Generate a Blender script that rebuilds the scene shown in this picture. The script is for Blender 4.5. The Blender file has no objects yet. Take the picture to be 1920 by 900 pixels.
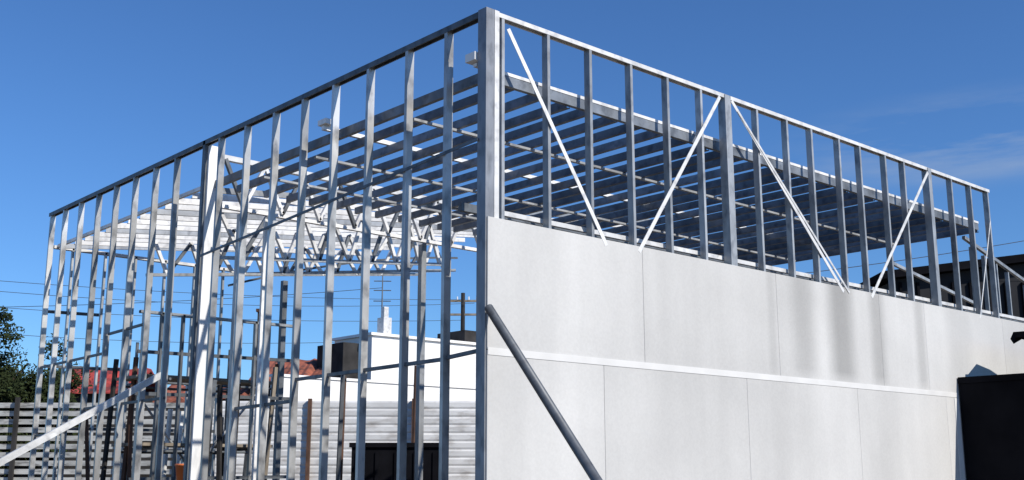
import bpy, math, random
from mathutils import Vector, Matrix
random.seed(7)
C=bpy.context.scene.collection
EYE=1.6
# ---------------------------------------------------------------- survey frame (view heading) -> world
FW=Vector((.668,.744)); RT=Vector((.744,-.668)); CAM=Vector((-6.301,-7.377))
def W(l,d,z=0.0):
    p=CAM+RT*l+FW*d
    return Vector((p.x,p.y,z))
# ---------------------------------------------------------------- materials
def mat(name,col,rough=.6,metal=0.,var=.15,scale=3.,stretch=(1,1,1),bump=0.,dark=None,darkamt=.0,detail=5,rand=0.,spec=.5):
    m=bpy.data.materials.new(name); m.use_nodes=True
    n=m.node_tree.nodes; L=m.node_tree.links; b=n['Principled BSDF']
    b.inputs['Roughness'].default_value=rough; b.inputs['Metallic'].default_value=metal
    b.inputs['Specular IOR Level'].default_value=spec
    g=n.new('ShaderNodeNewGeometry'); mp=n.new('ShaderNodeMapping'); mp.inputs['Scale'].default_value=stretch
    L.new(g.outputs['Position'],mp.inputs['Vector'])
    t=n.new('ShaderNodeTexNoise'); t.inputs['Scale'].default_value=scale; t.inputs['Detail'].default_value=detail
    L.new(mp.outputs[0],t.inputs['Vector'])
    r=n.new('ShaderNodeValToRGB'); e=r.color_ramp.elements
    e[0].position=.3; e[1].position=.7
    e[0].color=(*[c*(1-var) for c in col],1); e[1].color=(*[min(1,c*(1+var)) for c in col],1)
    L.new(t.outputs['Fac'],r.inputs['Fac']); out=r.outputs['Color']
    if dark:
        t2=n.new('ShaderNodeTexNoise'); t2.inputs['Scale'].default_value=scale*2.3; t2.inputs['Detail'].default_value=8
        L.new(mp.outputs[0],t2.inputs['Vector'])
        r2=n.new('ShaderNodeValToRGB'); r2.color_ramp.elements[0].position=.50; r2.color_ramp.elements[1].position=.72
        r2.color_ramp.elements[0].color=(0,0,0,1); r2.color_ramp.elements[1].color=(darkamt,)*3+(1,)
        L.new(t2.outputs['Fac'],r2.inputs['Fac'])
        mx=n.new('ShaderNodeMixRGB'); L.new(r2.outputs['Color'],mx.inputs['Fac']); L.new(out,mx.inputs[1]); mx.inputs[2].default_value=(*dark,1); out=mx.outputs[0]
    if rand:
        oi=n.new('ShaderNodeObjectInfo'); mr=n.new('ShaderNodeMapRange'); mr.inputs['To Min'].default_value=1-rand; mr.inputs['To Max'].default_value=1+rand
        L.new(oi.outputs['Random'],mr.inputs['Value'])
        mm=n.new('ShaderNodeVectorMath'); mm.operation='SCALE'; L.new(out,mm.inputs[0]); L.new(mr.outputs[0],mm.inputs['Scale']); out=mm.outputs[0]
    L.new(out,b.inputs['Base Color'])
    if bump:
        bp=n.new('ShaderNodeBump'); bp.inputs['Strength'].default_value=bump; bp.inputs['Distance'].default_value=.02
        L.new(t.outputs['Fac'],bp.inputs['Height']); L.new(bp.outputs[0],b.inputs['Normal'])
    return m
STEEL=mat('galvanised_steel',(.42,.42,.41),.38,.35,.3,2.2,(1,1,.7),.2,(.06,.062,.068),.8,rand=.3)
STEELR=mat('shop_coated_steel',(.36,.37,.375),.4,.25,.25,4,(1,1,.6),.15,(.08,.085,.10),.6,rand=.2)
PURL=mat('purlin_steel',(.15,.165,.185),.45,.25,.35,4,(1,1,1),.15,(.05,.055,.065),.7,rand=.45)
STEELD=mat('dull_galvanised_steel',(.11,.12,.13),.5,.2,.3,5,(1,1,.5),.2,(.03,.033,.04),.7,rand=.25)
STEELL=mat('pale_sunlit_steel',(.72,.71,.69),.5,.1,.15,4,(1,1,1),.1,(.22,.22,.23),.5,rand=.15)  # paler copy of the steel; sunlight on sun-facing members is in its base colour
WHITEP=mat('white_primer',(.85,.84,.82),.55,0,.1,3,(1,1,.4),.05,(.35,.36,.37),.5)
TUBE=mat('painted_grey_tube',(.10,.11,.125),.5,.2,.3,6,(1,1,1),.2,(.04,.04,.05),.5)
GROUND=mat('dirt_ground',(.20,.17,.13),.95,0,.3,.6,(1,1,1),.4,(.10,.08,.06),.6)
BLACK=mat('dark_sheet_paint',(.009,.009,.011),1,0,.3,2,(1,1,1),.1,spec=0)
PLASTER=mat('white_plaster',(.86,.84,.81),.9,0,.05,.8,(1,1,.5),.05,(.7,.68,.64),.25)
TILE=mat('rusty_red_tiles',(.28,.085,.05),.85,0,.45,1.6,(1,1,1),.4,(.04,.03,.03),.98)
REDP=mat('red_painted_roof',(.36,.045,.035),.8,0,.35,1.2,(1,1,1),.1,(.04,.03,.03),.95)
SHEET=mat('zinc_sheet',(.66,.65,.63),.6,.1,.16,1.0,(1,1,3),.1,(.30,.27,.24),.7,rand=.1)
RUST=mat('rusty_post',(.10,.05,.03),.9,0,.4,6,(1,1,.5),.3,(.05,.03,.03),.6)
WOOD=mat('weathered_wood',(.26,.22,.17),.9,0,.3,4,(1,1,.3),.2,(.10,.08,.06),.6)
DARKT=mat('dark_concrete',(.04,.038,.037),.9,0,.35,2,(1,1,1),.2,spec=.1)
LEAF=mat('leaves',(.028,.038,.014),.95,0,.6,2.5,(1,1,1),0,(.010,.014,.007),.6,spec=.1)
BARK=mat('bark',(.08,.06,.04),.95,0,.3,8,(1,1,.3),.5)
CABLE=mat('black_cable',(.02,.02,.025),.7,0,.1)
ORANGE=mat('orange_plastic',(.75,.20,.06),.5,0,.1)
GLASSD=mat('dark_window',(.03,.04,.05),.2,0,.1)
ROOFD=mat('dark_roof_sheet',(.02,.021,.025),.8,.0,.3,1,(1,1,1),.1,spec=.2)
def board_mat():
    m=bpy.data.materials.new('fibre_cement_board'); m.use_nodes=True
    n=m.node_tree.nodes; L=m.node_tree.links; b=n['Principled BSDF']; b.inputs['Roughness'].default_value=.9; b.inputs['Specular IOR Level'].default_value=.2
    g=n.new('ShaderNodeNewGeometry')
    def noise(sc,st,lo,hi,a,bb,det=6):
        mp=n.new('ShaderNodeMapping'); mp.inputs['Scale'].default_value=st; L.new(g.outputs['Position'],mp.inputs['Vector'])
        t=n.new('ShaderNodeTexNoise'); t.inputs['Scale'].default_value=sc; t.inputs['Detail'].default_value=det; L.new(mp.outputs[0],t.inputs['Vector'])
        r=n.new('ShaderNodeMapRange'); r.inputs['From Min'].default_value=lo; r.inputs['From Max'].default_value=hi
        r.inputs['To Min'].default_value=a; r.inputs['To Max'].default_value=bb; L.new(t.outputs['Fac'],r.inputs['Value']); return r.outputs[0],t
    a,_=noise(1.6,(1,1,.1),.3,.7,.89,1.04); c,t=noise(38,(1,1,1),.3,.7,.96,1.03,3); d,_=noise(.6,(1,1,1),.3,.7,.88,1.05,5)
    def mul(x,y):
        q=n.new('ShaderNodeMath'); q.operation='MULTIPLY'; L.new(x,q.inputs[0]); L.new(y,q.inputs[1]); return q.outputs[0]
    v=mul(mul(a,c),d)
    sx=n.new('ShaderNodeSeparateXYZ'); L.new(g.outputs['Position'],sx.inputs[0])
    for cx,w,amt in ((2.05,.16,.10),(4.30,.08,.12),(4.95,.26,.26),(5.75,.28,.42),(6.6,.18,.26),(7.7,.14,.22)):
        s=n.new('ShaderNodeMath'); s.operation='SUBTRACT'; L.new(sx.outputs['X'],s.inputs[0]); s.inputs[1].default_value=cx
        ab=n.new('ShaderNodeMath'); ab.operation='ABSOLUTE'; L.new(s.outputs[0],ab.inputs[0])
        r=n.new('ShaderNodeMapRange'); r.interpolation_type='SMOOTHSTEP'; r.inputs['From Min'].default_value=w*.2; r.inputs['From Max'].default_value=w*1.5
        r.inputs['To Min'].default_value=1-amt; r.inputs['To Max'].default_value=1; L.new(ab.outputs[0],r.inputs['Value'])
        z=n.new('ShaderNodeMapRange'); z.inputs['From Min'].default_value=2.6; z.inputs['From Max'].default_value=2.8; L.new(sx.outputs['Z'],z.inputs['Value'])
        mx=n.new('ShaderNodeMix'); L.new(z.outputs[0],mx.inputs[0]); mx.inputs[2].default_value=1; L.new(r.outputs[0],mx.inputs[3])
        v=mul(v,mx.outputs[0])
    oi=n.new('ShaderNodeObjectInfo'); mr=n.new('ShaderNodeMapRange'); mr.inputs['To Min'].default_value=.97; mr.inputs['To Max'].default_value=1.02
    L.new(oi.outputs['Random'],mr.inputs['Value']); v=mul(v,mr.outputs[0])
    vs=n.new('ShaderNodeVectorMath'); vs.operation='SCALE'; vs.inputs[0].default_value=(.58,.57,.55); L.new(v,vs.inputs['Scale'])
    L.new(vs.outputs[0],b.inputs['Base Color'])
    bp=n.new('ShaderNodeBump'); bp.inputs['Strength'].default_value=.12; bp.inputs['Distance'].default_value=.004; L.new(t.outputs['Fac'],bp.inputs['Height']); L.new(bp.outputs[0],b.inputs['Normal'])
    return m
BOARD=board_mat()
TRIM=mat('joint_tape',(.65,.64,.62),.9,0,.06,3)
# ---------------------------------------------------------------- builders
WL={}
def reg(o,loc,parent):
    loc=Vector(loc); WL[o]=loc
    if parent: o.parent=parent; o.location=loc-WL[parent]
    else: o.location=loc
    C.objects.link(o)
    return o
def top(o,label,cat,group=None):
    o['label']=label; o['category']=cat
    if group:o['group']=group
    return o
def empty(name,loc): return reg(bpy.data.objects.new(name,None),loc,None)
def meshobj(name,V,F,loc,m,parent=None,smooth=False):
    loc=Vector(loc); me=bpy.data.meshes.new(name); me.from_pydata([tuple(Vector(v)-loc) for v in V],[],F)
    me.materials.append(m); me.validate()
    if smooth:
        for p in me.polygons:p.use_smooth=True
    return reg(bpy.data.objects.new(name,me),loc,parent)
class G:
    def __init__(s): s.V=[];s.F=[]
    def add(s,V,F):
        k=len(s.V); s.V+=[Vector(v) for v in V]; s.F+=[tuple(i+k for i in f) for f in F]; return s
    def extr(s,prof,p1,p2,A,B,caps=True):
        A=Vector(A);B=Vector(B);p1=Vector(p1);p2=Vector(p2);n=len(prof)
        V=[p1+A*a+B*b for a,b in prof]+[p2+A*a+B*b for a,b in prof]
        F=[(i,(i+1)%n,n+(i+1)%n,n+i) for i in range(n)]
        if caps: F+=[tuple(range(n)),tuple(range(2*n-1,n-1,-1))]
        return s.add(V,F)
    def box(s,x0,x1,y0,y1,z0,z1):
        return s.extr([(x0,y0),(x1,y0),(x1,y1),(x0,y1)],(0,0,z0),(0,0,z1),(1,0,0),(0,1,0))
    def beam(s,p1,p2,w,h,up=(0,0,1)):
        p1=Vector(p1);p2=Vector(p2);d=(p2-p1).normalized();B=Vector(up)
        A=d.cross(B)
        if A.length<1e-3: A=d.cross(Vector((0,1,0)))
        A.normalize();B=A.cross(d)
        return s.extr([(-w/2,-h/2),(w/2,-h/2),(w/2,h/2),(-w/2,h/2)],p1,p2,A,B)
    def tube(s,p1,p2,r1,r2=None,n=10):
        r2=r2 or r1; p1=Vector(p1);p2=Vector(p2);d=(p2-p1).normalized();A=d.orthogonal().normalized();B=d.cross(A)
        V=[p+(A*math.cos(2*math.pi*i/n)+B*math.sin(2*math.pi*i/n))*r for p,r in((p1,r1),(p2,r2)) for i in range(n)]
        return s.add(V,[(i,(i+1)%n,n+(i+1)%n,n+i) for i in range(n)]+[tuple(range(n)),tuple(range(2*n-1,n-1,-1))])
    def cprof(s,p1,p2,A,B,dep,fl,t=.004,lip=.014):
        P=[(0,0),(dep,0),(dep,fl),(dep-lip,fl),(dep-lip,fl-t),(dep-t,fl-t),(dep-t,t),(t,t),(t,fl-t),(lip,fl-t),(lip,fl),(0,fl)]
        return s.extr(P,p1,p2,A,B)
    def obox(s,l0,l1,d0,d1,z0,z1):
        p=[W(l0,d0),W(l1,d0),W(l1,d1),W(l0,d1)]
        V=[Vector((q.x,q.y,z)) for z in(z0,z1) for q in p]
        return s.add(V,[(0,1,5,4),(1,2,6,5),(2,3,7,6),(3,0,4,7),(4,5,6,7),(3,2,1,0)])
    def make(s,name,m,loc=None,parent=None,smooth=False):
        if loc is None: loc=s.V[0]
        return meshobj(name,s.V,s.F,loc,m,parent,smooth)
# ---------------------------------------------------------------- ground
g=G(); g.add([(-400,-400,0),(700,-400,0),(700,700,0),(-400,700,0)],[(0,1,2,3)])
gr=g.make('ground',GROUND,(0,0,0)); gr['kind']='structure'
H=EYE+.4395*9.7; LX=10.22; LY=11.3; ZB=3.857; ZR=EYE+.385*9.7
bld=empty('steel_frame_building',(0,0,0))
top(bld,'unfinished galvanised steel frame building half clad in white boards','building')
g=G(); g.box(-.15,12.7,-.15,LY+.15,.004,.12); g.make('floor_slab',DARKT,(0,0,.004),bld)
# ---------------------------------------------------------------- clad wall frame (along X)
wa=G().cprof((.125,.0,H),(LX,.0,H),(0,1,0),(0,0,-1),.08,.045).make('wall_frame',STEELL,(0,0,H),bld)
G().cprof((.125,.0,.12),(12.4,.0,.12),(0,1,0),(0,0,1),.10,.05).make('bottom_track',STEEL,None,wa)
for x in (.22,.82,1.40,2.03,2.61,3.19,4.25,4.85,5.39,6.01,6.52,7.16,7.65,9.0,9.61,10.17):
    q=random.uniform(-.012,.012)
    G().cprof((x-.02,.003,.13),(x-.02+q,.003,H-.006),(0,1,0),(1,0,0),.078,.036).make('stud',STEELR,None,wa)
for x,w in ((3.63,.11),(8.32,.09)):
    G().box(x-.03,x-.03+w,-.012,.09,.13,H-.006).make('post',STEELR,None,wa)
for x in (10.6,11.2,11.8):
    G().cprof((x-.02,.003,.13),(x-.02,.003,ZB-.02),(0,1,0),(1,0,0),.092,.045).make('stud',STEELD,None,wa)
def strap(x1,z1,x2,z2,y=-.016,w=.045):
    G().beam((x1,y,z1),(x2,y,z2),w,.006,up=(0,1,0)).make('brace_strap',STEELL,None,wa)
strap(.26,5.72,1.57,3.80); strap(3.50,5.80,2.05,3.80); strap(3.72,5.80,5.86,3.80); strap(3.82,5.70,5.98,3.80,-.022,.03)
strap(8.27,5.78,6.52,3.80); strap(10.12,5.35,9.5,3.80,w=.018)
G().box(.13,12.4,.105,.15,3.93,3.975).make('rail',STEELL,None,wa)
G().box(.13,12.4,.50,.55,4.02,4.10).make('rail',STEELD,None,wa)
# ---------------------------------------------------------------- corner post
g=G(); g.box(0,.10,.0,.12,.1,H+.012); cp=g.make('corner_post',mat('corner_steel',(.24,.25,.27),.45,.25,.25,4,(1,1,.5),.15,(.06,.065,.075),.6),(0,0,.1),bld)
G().box(.103,.16,-.003,.06,ZB+.003,H+.01).make('angle',STEELL,None,cp)  # bright strip, its colour stands for the sunlit face of the post
# ---------------------------------------------------------------- cladding
g=G(); g.box(.13,12.35,-.004,.0005,.13,ZB-.02); clad=g.make('cladding',mat('joint_grey',(.56,.55,.54),.9,0,.1),None,bld)
rows=[(2.66,ZB,[.015,2.1,4.42,6.68,7.85,10.2,12.4]),(1.458,2.652,[.015,1.5,3.78,6.03,8.27,10.6,12.4]),(.256,1.45,[.015,2.4,4.8,7.2,9.6,12.4])]
for z0,z1,xs in rows:
    for a,b in zip(xs[:-1],xs[1:]):
        e=.003; k=.0016; V=[(a+k,-.004,z0),(b-k,-.004,z0),(b-k,-.004,z1),(a+k,-.004,z1)]
        V+=[(a+k,-.014,z0),(b-k,-.014,z0),(b-k,-.014,z1),(a+k,-.014,z1)]
        V+=[(a+k+e,-.017,z0+e),(b-k-e,-.017,z0+e),(b-k-e,-.017,z1-e),(a+k+e,-.017,z1-e)]
        F=[(0,1,5,4),(1,2,6,5),(2,3,7,6),(3,0,4,7),(4,5,9,8),(5,6,10,9),(6,7,11,10),(7,4,8,11),(8,9,10,11),(3,2,1,0)]
        G().add(V,F).make('board',BOARD,None,clad)
G().box(.02,8.62,-.022,-.0172,2.61,2.675).make('joint_trim',TRIM,None,clad)
G().box(8.50,8.62,-.024,-.0175,.3,2.60).make('joint_trim',TRIM,None,clad)
# ---------------------------------------------------------------- open wall frame (along Y)
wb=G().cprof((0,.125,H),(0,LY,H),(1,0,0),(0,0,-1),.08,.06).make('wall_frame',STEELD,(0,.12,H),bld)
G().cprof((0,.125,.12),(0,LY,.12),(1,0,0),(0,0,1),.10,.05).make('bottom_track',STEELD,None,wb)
ys=[.59,1.23,1.92,2.59,3.23,3.88,4.57,5.25,6.52,7.19,7.87,8.56,9.23,9.94,10.62,11.2]
for y in ys:
    # feet stand slightly further along than the heads
    q=.012*max(0,y-3)*.5
    G().cprof((.003,y-q,.13),(.003,y,H-.006),(1,0,0),(0,1,0),.080,.044).make('stud',STEEL,None,wb)
G().box(0.0,.04,5.66,5.72,.13,H-.006).make('post',STEELD,None,wb)
G().box(.05,.19,5.62,5.72,.13,H-.07).make('post',WHITEP,None,wb)
for (a,b,z) in ((.12,.59,2.66),(.61,3.23,2.62),(3.25,4.57,2.36),(6.5,9.2,2.55),(7.2,8.5,3.6),(8.6,11.2,3.3),(9.9,11.2,2.2)):
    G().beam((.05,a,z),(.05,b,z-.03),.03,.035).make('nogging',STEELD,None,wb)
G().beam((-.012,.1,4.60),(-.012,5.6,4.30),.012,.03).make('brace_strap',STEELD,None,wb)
# ---------------------------------------------------------------- far wall frame, only partly standing
wc=G().cprof((.1,LY,ZR-.02),(3.4,LY,ZR-.02),(0,-1,0),(0,0,-1),.10,.05).make('wall_frame',STEELL,None,bld)
G().cprof((.1,LY,.12),(LX,LY,.12),(0,-1,0),(0,0,1),.10,.05).make('bottom_track',STEELL,None,wc)
for i,x in enumerate((.4,.95,1.5,2.05,2.6,3.2,)):
    G().cprof((x,LY-.1,.13),(x+random.uniform(-.02,.02),LY-.1,ZR-.03),(0,1,0),(1,0,0),.06,.035).make('stud',STEELR,None,wc)
for z,a,b in ((3.3,.1,1.5),(2.3,.4,3.2),(4.2,.1,.95)):
    G().beam((a,LY-.05,z),(b,LY-.05,z+.02),.04,.05).make('nogging',STEELD,None,wc)
# ---------------------------------------------------------------- interior partition studs (partly standing)
pw=G().cprof((.3,8.0,3.9),(2.9,8.0,3.9),(0,1,0),(0,0,-1),.08,.04).make('partition_frame',STEELR,None,bld)
for x in (.35,.62,.95,1.35,1.9,2.15,2.85):
    G().cprof((x,8.0,.13),(x,8.0,3.89),(0,1,0),(1,0,0),.07,.035).make('stud',random.choice([STEEL,STEELD,STEELR]),None,pw)
for z in (1.5,2.7,3.3): G().beam((.3,8.03,z),(2.9,8.03,z+.03),.03,.05).make('nogging',STEELD,None,pw)
# ---------------------------------------------------------------- roof
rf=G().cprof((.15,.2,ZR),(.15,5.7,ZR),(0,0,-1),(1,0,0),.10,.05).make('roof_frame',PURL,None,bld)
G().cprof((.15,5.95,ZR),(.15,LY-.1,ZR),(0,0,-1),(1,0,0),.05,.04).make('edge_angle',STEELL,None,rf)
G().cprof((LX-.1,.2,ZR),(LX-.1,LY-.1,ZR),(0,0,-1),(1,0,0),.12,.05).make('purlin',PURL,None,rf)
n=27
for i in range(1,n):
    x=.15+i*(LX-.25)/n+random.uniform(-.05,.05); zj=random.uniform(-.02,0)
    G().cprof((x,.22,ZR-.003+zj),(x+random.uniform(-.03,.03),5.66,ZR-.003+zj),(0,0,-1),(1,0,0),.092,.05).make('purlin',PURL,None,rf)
# flat battens hung under the purlins, plus ceiling ties
for y in (1.5,3.4,4.6):
    G().box(.3,LX-.2,y,y+.045,ZR-.145,ZR-.118).make('tie_batten',STEELR,None,rf)
for i in range(13):
    y=5.98+i*.42
    x1=9.2-.3*i; zj=random.uniform(-.04,.06)
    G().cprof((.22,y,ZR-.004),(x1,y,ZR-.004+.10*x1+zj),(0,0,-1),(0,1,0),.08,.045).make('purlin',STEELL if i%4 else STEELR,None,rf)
G().box(.205,LX-.12,.165,.215,ZR-.10,ZR+.0).make('rafter',PURL,None,rf)
G().box(.02,LX-.12,.16,.21,ZR+.003,ZR+.035).make('rafter',STEELL,None,rf)
G().box(.02,LX-.12,2.8,2.85,ZR+.003,ZR+.05).make('rafter',STEELL,None,rf)
G().box(-.03,.08,.13,.27,ZR+.05,ZR+.13).make('bracket',WHITEP,None,rf)
G().box(.0,.12,2.74,2.90,ZR+.06,ZR+.12).make('bracket',WHITEP,None,rf)
y=5.90; ZT=H-.08; ZC=5.05
tr=G().box(.27,LX-.12,y-.04,y+.04,ZT-.07,ZT).make('truss',STEELL,None,rf)
G().box(.27,5.2,y-.035,y+.035,ZC,ZC+.05).make('bottom_chord',STEELL,None,tr)
x=.4; k=0
while k<17:
    z0,z1=(ZT-.06,ZC+.05) if k%2==0 else (ZC+.05,ZT-.06)
    G().beam((x,y-.045,z0),(x+.3,y-.045,z1),.045,.055,up=(0,1,0)).make('web_member',STEELL if k%3 else STEELD,None,tr)
    x+=.3;k+=1
for y,xa,xb,lo0,sl in ((7.3,1.0,5.4,4.66,.10),(8.6,1.4,6.6,4.62,.135),(10.0,1.2,6.8,4.78,.12)):
    t2=G().beam((xa,y,lo0),(xb,y,lo0+sl*(xb-xa)),.05,.05).make('truss',STEELR,None,rf)
    x=xa+.1;k=0
    while x<xb-.3:
        lo=lo0+(x-xa)*sl; hi=ZR-.09+.10*x
        st=random.uniform(.2,.42)
        z0,z1=(hi,lo+.04) if k%2==0 else (lo,hi)
        G().beam((x,y,z0),(x+st,y,z1),.05,.055,up=(0,1,0)).make('web_member',STEELD if k%4==1 else STEELL,None,t2)
        x+=st;k+=1
P=[Vector((3.2+k*.45,LY-.3,4.95+.155*k-.0045*k*k)) for k in range(13)]
g=G()
for a,b in zip(P[:-1],P[1:]): g.beam(a,b,.03,.04)
g.make('curved_edge_beam',STEELD,None,rf)
for x,yy,m,s,zt in ((.73,6.0,STEELR,.08,ZC),(1.15,6.05,STEELL,.05,ZC),(3.84,6.0,STEELR,.09,ZC),(4.4,11.1,STEELD,.1,5.2),(LX-.1,5.7,STEELD,.11,ZR-.2),(LX-.1,11.1,STEELD,.11,ZR-.2)):
    G().box(x,x+s,yy,yy+s,.13,zt-.003).make('column',m,None,rf)
# lower wing frame past the end
wing=G().beam((LX+.06,.5,5.2),(13.2,.5,4.55),.05,.05).make('wing_frame',STEELR,None,bld)
G().beam((LX+.06,1.8,5.0),(13.2,1.8,4.6),.05,.05).make('rafter',STEELR,None,wing)
G().beam((LX+.06,.5,3.98),(13.2,.5,3.98),.05,.05).make('rail',STEELR,None,wing)
for x in (10.55,10.95,11.35,11.75,12.4):
    G().cprof((x,.5,.13),(x,.5,5.15-(x-10.28)*.22),(0,1,0),(1,0,0),.06,.03).make('stud',STEELR,None,wing)
# ---------------------------------------------------------------- leaning props
def prop(a,b,r,m,label,square=False):
    e=G()
    a=Vector(a);b=Vector(b)
    if square: e.beam(a,b,r*1.0,r*1.5)
    else: e.tube(a,b,r,r,16)
    o=e.make('leaning_prop',m,b,smooth=False)
    if not square:
        for p in o.data.polygons: p.use_smooth=len(p.vertices)==4
    f=G(); f.box(b.x-.12,b.x+.12,b.y-.12,b.y+.12,.004,.03); f.make('foot_plate',RUST,None,o)
    top(o,label,'prop')
    return o
prop((.0,-.05,3.02),(-.27,-2.88,.06),.040,TUBE,'grey steel tube prop leaning against the frame corner post')
prop((.16,6.89,2.88),(-4.6,6.89,.06),.055,mat('prop_steel',(.62,.62,.61),.5,.1,.25,4,(1,1,1),.1,(.2,.2,.21),.6),'pale square steel prop bracing the open stud wall',True)
# ---------------------------------------------------------------- dark shed and canopy
g=G(); g.box(8.64,13.5,-2.3,-.035,.004,2.80); shed=g.make('dark_shed',BLACK,(8.64,-2.3,0))
top(shed,'low black flat-roofed shed built against the white boards','shed')
g=G(); g.box(8.625,13.52,-2.32,-.032,2.803,2.89); g.make('roof',BLACK,None,shed)
g=G(); g.box(9.6,10.5,-2.318,-2.303,.05,2.1); g.make('door',DARKT,None,shed)
V=[];F=[];N=16;M=8
for i in range(N+1):
    for j in range(M+1):
        yy=-.62-1.5*i/N; xx=8.95+random.uniform(-.08,.08)*(j==0)+3.2*j/M
        if i==0: yy+=random.uniform(-.15,.1)
        V.append((xx,yy,3.42+.03*math.sin(i*1.3+j)+random.uniform(-.02,.02)-(.1*random.random() if j==0 else 0)))
for i in range(N):
    for j in range(M):
        a=i*(M+1)+j; F.append((a,a+1,a+M+2,a+M+1))
o=meshobj('canopy_sheet',V,F,V[0],BLACK); sm=o.modifiers.new('s','SOLIDIFY'); sm.thickness=.08
top(o,'ragged black roofing sheet raised above the shed roof','canopy')
for x_,y_ in ((9.8,-1.9),(11.8,-1.9),(11.8,-.9)):
    G().beam((x_,y_,2.9),(x_,y_,3.34),.06,.06).make('support',BLACK,None,o)
# ---------------------------------------------------------------- scaffold inside
sc=empty('scaffold',(1.2,8.9,.12)); top(sc,'steel tube scaffold with plank decks inside the frame','scaffold')
for x_ in (.9,2.5):
    for y_ in (8.4,9.5): G().tube((x_,y_,.125),(x_+.02,y_,3.6),.025).make('standard',STEELD,None,sc)
for z in (1.0,1.9,2.9):
    for y_ in (8.4,9.5): G().tube((.7,y_,z),(2.7,y_,z),.02).make('ledger',STEELD,None,sc)
    for x_ in (.9,2.5): G().tube((x_,8.2,z+.05),(x_,9.7,z+.05),.02).make('ledger',STEELD,None,sc)
G().tube((.9,8.36,1.0),(2.5,8.36,2.9),.02).make('cross_brace',STEELR,None,sc); G().tube((2.5,9.54,1.0),(.9,9.54,2.9),.02).make('cross_brace',STEELR,None,sc)
for z in (1.98,2.98):
    g=G()
    for k in range(4): g.box(.6,2.8,8.45+k*.26,8.68+k*.26,z,z+.045)
    g.make('deck',WOOD,None,sc)
def bucket(l,x,y,z,m):
    g=G(); n=14; V=[];F=[]
    for r,h in ((.0,.0),(.12,0),(.155,.30),(.165,.30),(.165,.33),(.145,.33),(.11,.02)):
        for i in range(n): V.append((x+r*math.cos(i*2*math.pi/n),y+r*math.sin(i*2*math.pi/n),z+h))
    for k in range(6):
        for i in range(n): F.append((k*n+i,k*n+(i+1)%n,(k+1)*n+(i+1)%n,(k+1)*n+i))
    o=g.add(V,F).make('bucket',m,(x,y,z),None,True); top(o,l,'bucket')
bx,by=.55,6.75
g=G()
for k in range(7): g.box(bx-.28+random.uniform(0,.05),bx+.25+random.uniform(0,.05),by-.22,by+.22,.125+k*.18,.295+k*.18)
o=g.make('block_stack',DARKT); top(o,'stack of dark concrete blocks inside the frame','blocks')
bucket('orange plastic bucket standing on a stack of dark blocks',bx,by,1.378,ORANGE)
random.seed(3)
for k in range(28):
    x=random.uniform(.4,3.2); y=random.uniform(6.8,10.8); hh=random.uniform(1.9,3.4)
    o=G().beam((x,y,.125),(x+random.uniform(-.2,.2),y+random.uniform(-.2,.2),hh),.055,.055).make('timber_prop',random.choice([WOOD,RUST,STEELD,DARKT,DARKT,STEELL]),None)
    top(o,'weathered prop standing among the studs','prop','loose props inside the frame')
# ---------------------------------------------------------------- fences
def fence(l0,l1,d,z1,m,name,label,rib=.14,gap=False,post=RUST):
    g=G(); z=.15
    while z<z1:
        if gap: g.obox(l0,l1,d,d+.03,z,z+rib*.62)
        else:
            V=[];
            for l in (l0,l1):
                for (dd,zz) in ((0,0),(-.016,rib*.25),(-.016,rib*.8),(0,rib),(.02,rib),(.02,0)):
                    p=W(l,d+dd); V.append((p.x,p.y,z+zz))
            g.add(V,[(i,(i+1)%6,6+(i+1)%6,6+i) for i in range(6)])
        z+=rib
    o=g.make(name,m); top(o,label,'fence')
    l=l0+.2
    while l<l1:
        G().obox(l,l+.09,d-.14,d-.04,.005,z1+.1).make('fence_post',post,None,o); l+=2.6
    return o
f1=fence(-7.9,1.5,28,3.30,SHEET,'sheet_fence','silver ribbed sheet fence with rusty posts',.2)
f2=fence(-15,-8.0,27.5,3.3,mat('pale_slat',(.42,.42,.40),.8,0,.3,1.5,(1,1,4),.1,(.08,.075,.07),.95),'slat_fence','weathered pale horizontal slat fence',.2,True,DARKT)
g=G(); g.obox(-17,-7.9,30.5,30.7,0,3.2); o=g.make('low_wall',DARKT); top(o,'low dark block wall behind the slat fence','wall')
g=G(); g.obox(-17.05,-7.85,30.45,30.75,3.203,3.3); g.make('coping',DARKT,None,o)
for l,zt in ((-5.85,4.6),(-3.9,3.75),(-2.25,4.0)):
    o=G(); p=W(l,25.5); q=W(l+.05,25.5)
    o=o.tube((p.x,p.y,0),(q.x,q.y,zt),.06,.05,8).make('rusty_post',RUST); top(o,'rusty steel post standing before the sheet fence','post','rusty posts by the fence')
def bin_(l,d,w,h,label):
    g=G(); g.obox(l,l+w,d,d+1.2,.15,h); o=g.make('waste_container',BLACK)
    g=G(); g.obox(l-.05,l+w+.05,d-.05,d+1.25,h+.003,h+.10); g.make('lid',BLACK,None,o)
    for k in range(5):
        a=l+.1+k*(w-.3)/4; G().obox(a,a+.08,d-.03,d-.003,.2,h-.1).make('rib',BLACK,None,o)
    g=G(); g.obox(l+.2,l+w-.2,d+.1,d+1.1,.004,.147); g.make('skid',BLACK,None,o)
    top(o,label,'container')
bin_(-3.45,24.2,1.95,2.12,'dark ribbed waste container before the sheet fence')
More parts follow.
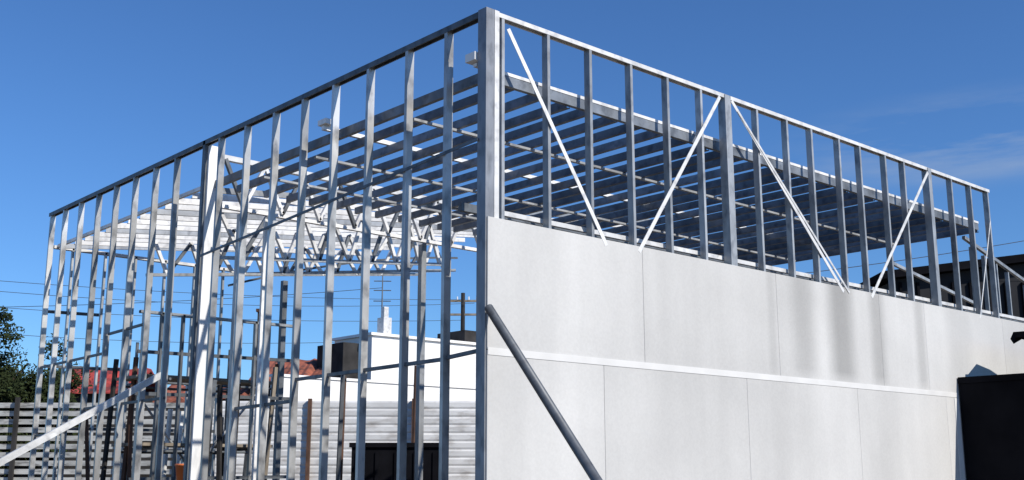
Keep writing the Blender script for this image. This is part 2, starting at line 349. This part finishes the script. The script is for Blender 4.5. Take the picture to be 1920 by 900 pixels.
# ---------------------------------------------------------------- neighbour buildings
g=G(); g.box(10.6,21,22,22.3,0,4.40); o=g.make('boundary_wall',PLASTER); top(o,'long white plastered boundary wall behind the fence','wall')
g=G(); g.box(10.55,21.05,21.95,22.35,4.403,4.48); g.make('coping',PLASTER,None,o)
g=G(); g.box(16.1,25,25,27.4,0,6.35); wh=g.make('white_house',PLASTER); top(wh,'plain white flat-roofed house with dark roof clutter','house')
g=G(); g.box(16.0,25.1,24.9,27.5,6.353,6.45); g.make('parapet',PLASTER,None,wh)
g=G(); g.box(15.3,16.08,25.6,27.3,0,6.1); g.make('side_wing',DARKT,None,wh)
g=G(); g.box(20.6,22.4,25.3,27,6.453,6.95); g.make('roof_shelter',DARKT,None,wh)
g=G(); g.tube((17.2,26,6.45),(17.2,26,8.9),.035,.02,6)
for z in (7.8,8.2,8.55): g.tube((16.95,26.2,z),(17.45,25.8,z),.02,.02,5)
g.make('antenna',STEELD,None,wh)
g=G(); g.box(16.8,17.15,25.3,25.7,6.453,7.1); g.box(16.88,17.08,25.4,25.6,7.09,7.5); g.make('water_tank',STEELL,None,wh)
def gable(name,label,l0,l1,d0,d1,ze,zr,wallm,roofm):
    g=G(); g.obox(l0,l1,d0,d1,0,ze); o=g.make(name,wallm); top(o,label,'house')
    V=[]; dm=(d0+d1)/2
    rows=[(d0-.4,ze-.1),(dm,zr),(d1+.4,ze-.1)]
    n=18
    for r,(d,z) in enumerate(rows):
        for i in range(n+1):
            l=l0-.3+(l1-l0+.6)*i/n; q=W(l,d,z+random.uniform(-.08,.08)); V.append(q)
    for r,(d,z) in enumerate(rows):
        for i in range(n+1):
            l=l0-.3+(l1-l0+.6)*i/n; V.append(W(l,d,z-.12))
    F=[];m=n+1
    for r in range(2):
        for i in range(n):
            a=r*m+i; F.append((a,a+1,a+m+1,a+m)); b=a+3*m; F.append((b+m,b+m+1,b+1,b))
    for i in range(n): F.append((i,i+3*m,i+1+3*m,i+1))
    F.append((0,m,4*m,3*m)); F.append((m,2*m,5*m,4*m)); F.append((n,n+3*m,n+4*m,n+m)); F.append((n+m,n+4*m,n+5*m,n+2*m))
    meshobj('roof',V,F,V[0],roofm,o)
    return o
gable('tiled_house','low house with rusty red tiled roof',-8.9,-6.9,39,43,4.85,5.65,DARKT,TILE)
gable('tiled_house','low house with rusty red tiled roof',-11.0,-9.4,39,43,4.3,4.9,DARKT,TILE)
h3=gable('red_house','dark walled house with red patched roof',-18.4,-15.6,45,49,4.9,5.9,DARKT,REDP)
for k in range(3): G().obox(-18.0+k*.9,-17.5+k*.9,44.97,44.995,3.3,4.2).make('window',GLASSD,None,h3)
gable('tiled_house','low house with rusty red tiled roof',-14.4,-11.6,46,50,4.6,5.3,DARKT,TILE)
g=G(); g.obox(-8.35,-8.15,36,36.3,0,6.75); o=g.make('chimney_stack',DARKT); top(o,'slim dark chimney stack rising behind the wall','chimney')
g=G(); g.obox(-8.4,-8.1,35.95,36.35,6.753,6.85); g.make('cap',RUST,None,o)
g=G(); g.obox(12.2,26,35,55,0,7.6); wh2=g.make('dark_warehouse',ROOFD); top(wh2,'large dark metal warehouse with sloping roof','warehouse')
V=[W(11.8,34.6,7.61),W(26.4,34.6,9.4),W(26.4,55.4,9.4),W(11.8,55.4,7.61)]; V+= [v+Vector((0,0,.25)) for v in V]
meshobj('roof',V,[(0,1,5,4),(1,2,6,5),(2,3,7,6),(3,0,4,7),(4,5,6,7),(3,2,1,0)],V[0],BLACK,wh2)
V=[W(12.2,34.99,7.6),W(26,34.99,7.6),W(26,34.99,9.35),W(12.3,34.99,7.65)]
meshobj('gable_panel',V,[(0,1,2,3)],V[0],ROOFD,wh2)
for k in range(24):
    l=12.4+k*.56; G().obox(l,l+.08,34.9,34.985,0.05,7.55).make('rib',BLACK,None,wh2)
# ---------------------------------------------------------------- utility poles and cables
def pole(l,d,h,label):
    p=W(l,d); o=G().tube((p.x,p.y,0),(p.x,p.y,h),.13,.09,10).make('utility_pole',DARKT,(p.x,p.y,0)); top(o,label,'utility pole','utility poles with cables')
    for dz in (.4,1.0):
        g=G(); g.obox(l-.7,l+.7,d-.05,d+.05,h-dz,h-dz+.09); g.make('cross_arm',WOOD,None,o)
    for k in (-.6,-.25,.25,.6):
        q=W(l+k,d); G().tube((q.x,q.y,h-.3),(q.x,q.y,h-.16),.035,.03,6).make('insulator',WHITEP,None,o)
    return o
pole(-2.15,48,9.3,'dark utility pole with two cross arms')
pole(-30,36,9.4,'dark utility pole with two cross arms')
pole(30,52,14,'dark utility pole with two cross arms')
def cable(a,b,sag,r=.012):
    g=G(); n=16; P=[]
    for i in range(n+1):
        t=i/n; p=a.lerp(b,t); p.z-=sag*4*t*(1-t); P.append(p)
    for i in range(n): g.tube(P[i],P[i+1],r,r,4)
    o=g.make('overhead_cable',CABLE); top(o,'thin black overhead cable strung between poles','cable','overhead cables')
for dz,k,s in ((0,0,.5),(-.15,.5,.8),(-.9,0,.6),(-1.6,.2,.9)):
    cable(W(-30+k,36,9.1+dz),W(-2.15+k,48,9.0+dz),s)
cable(W(-30,36,7),Vector((17.2,26,8.3)),.4)
cable(W(-2.15,48,8.9),W(30,52,13.5),.6,.02); cable(W(30,52,13.0),W(14,35.2,8.1),.3,.02)
# ---------------------------------------------------------------- trees
def tree(l,d,h,rad,label,seed,name='leafy_tree'):
    rnd=random.Random(seed); b=W(l,d)
    tr=empty(name,b); top(tr,label,'tree')
    g=G(); g.tube(b,b+Vector((.1,.05,h*.55)),.16,.09,8)
    for k in range(6):
        a=rnd.uniform(0,6.28); s=b+Vector((.08,.04,h*rnd.uniform(.3,.5)))
        g.tube(s,s+Vector((math.cos(a)*rad*.6,math.sin(a)*rad*.6,h*.25)),.06,.02,6)
    g.make('trunk',BARK,b,tr)
    V=[];F=[]
    cl=[Vector((rnd.gauss(0,.42)*rad,rnd.gauss(0,.42)*rad,h*.64+rnd.gauss(0,.15)*h)) for _ in range(50)]
    for c in cl:
        cr=rad*rnd.uniform(.2,.36)
        for _ in range(260):
            v=Vector((rnd.gauss(0,1),rnd.gauss(0,1),rnd.gauss(0,.8))); v=v.normalized()*cr*rnd.uniform(.3,1.1)
            p=b+c+v; p.z=max(p.z,.4)
            u=Vector((rnd.gauss(0,1),rnd.gauss(0,1),rnd.gauss(0,1))).normalized(); w=u.orthogonal().normalized(); s=rnd.uniform(.04,.08)
            k=len(V); V+=[p+u*s,p+w*s*.6,p-u*s,p-w*s*.6]; F.append((k,k+1,k+2,k+3))
    meshobj('crown',V,F,b,LEAF,tr)
tree(-12.7,30,4.9,1.5,'dark green leafy tree behind the slat fence',1)
tree(-14.4,30.5,6.2,1.5,'taller dark leafy tree behind the slat fence',2)
tree(-20,44,5.2,2.2,'dark green leafy tree near the red building',5)
# ---------------------------------------------------------------- world
w=bpy.data.worlds.new('World'); bpy.context.scene.world=w; w.use_nodes=True
n=w.node_tree.nodes;L=w.node_tree.links; bg=n['Background']
sky=n.new('ShaderNodeTexSky'); sky.sky_type='NISHITA'; sky.sun_disc=False
EL=math.radians(38); AZ=math.radians(171)
sky.sun_elevation=EL; sky.sun_rotation=AZ; sky.air_density=1.0; sky.dust_density=.1; sky.ozone_density=3.5
tint=n.new('ShaderNodeMixRGB'); tint.blend_type='MULTIPLY'; tint.inputs[0].default_value=1; tint.inputs[2].default_value=(.74,1.16,1.66,1); L.new(sky.outputs[0],tint.inputs[1])
tc=n.new('ShaderNodeTexCoord'); mp=n.new('ShaderNodeMapping'); mp.inputs['Scale'].default_value=(2,2,14); L.new(tc.outputs['Generated'],mp.inputs[0])
ns=n.new('ShaderNodeTexNoise'); ns.inputs['Scale'].default_value=2.2; ns.inputs['Detail'].default_value=7; ns.inputs['Roughness'].default_value=.6; L.new(mp.outputs[0],ns.inputs['Vector'])
cr=n.new('ShaderNodeValToRGB'); cr.color_ramp.elements[0].position=.40; cr.color_ramp.elements[1].position=.7; cr.color_ramp.elements[1].color=(.8,.8,.8,1); L.new(ns.outputs['Fac'],cr.inputs[0])
sq=n.new('ShaderNodeMapping'); sq.inputs['Scale'].default_value=(1,1,4); L.new(tc.outputs['Generated'],sq.inputs[0])
vd=n.new('ShaderNodeVectorMath'); vd.operation='DISTANCE'; vd.inputs[1].default_value=(.872,.40,.272*4); L.new(sq.outputs[0],vd.inputs[0])
mk=n.new('ShaderNodeMapRange'); mk.interpolation_type='SMOOTHSTEP'; mk.inputs['From Min'].default_value=.02; mk.inputs['From Max'].default_value=.19; mk.inputs['To Min'].default_value=1; mk.inputs['To Max'].default_value=0; L.new(vd.outputs['Value'],mk.inputs['Value'])
mm=n.new('ShaderNodeMath'); mm.operation='MULTIPLY'; L.new(cr.outputs[0],mm.inputs[0]); L.new(mk.outputs[0],mm.inputs[1])
mx=n.new('ShaderNodeMixRGB'); L.new(mm.outputs[0],mx.inputs[0]); L.new(tint.outputs[0],mx.inputs[1]); mx.inputs[2].default_value=(5,6,7.6,1)
L.new(mx.outputs[0],bg.inputs['Color']); bg.inputs['Strength'].default_value=.078
sd=bpy.data.lights.new('sun','SUN'); sd.energy=4.9; sd.angle=math.radians(.5); sd.color=(1,.95,.87)
so=bpy.data.objects.new('sun',sd); C.objects.link(so)
dirv=Vector((math.sin(AZ)*math.cos(EL),math.cos(AZ)*math.cos(EL),math.sin(EL)))
so.rotation_euler=dirv.to_track_quat('Z','Y').to_euler(); so.location=(0,-20,30)
# ---------------------------------------------------------------- camera
cd=bpy.data.cameras.new('camera'); cam=bpy.data.objects.new('camera',cd); C.objects.link(cam)
cd.sensor_width=36; cd.lens=38.85; cd.clip_end=3000
P=math.radians(11.86); F=Vector((FW.x*math.cos(P),FW.y*math.cos(P),math.sin(P)))
cam.location=(CAM.x,CAM.y,EYE); cam.rotation_euler=F.to_track_quat('-Z','Y').to_euler()
sc_=bpy.context.scene; sc_.camera=cam
sc_.view_settings.view_transform='Standard'; sc_.view_settings.look='None'; sc_.view_settings.exposure=0
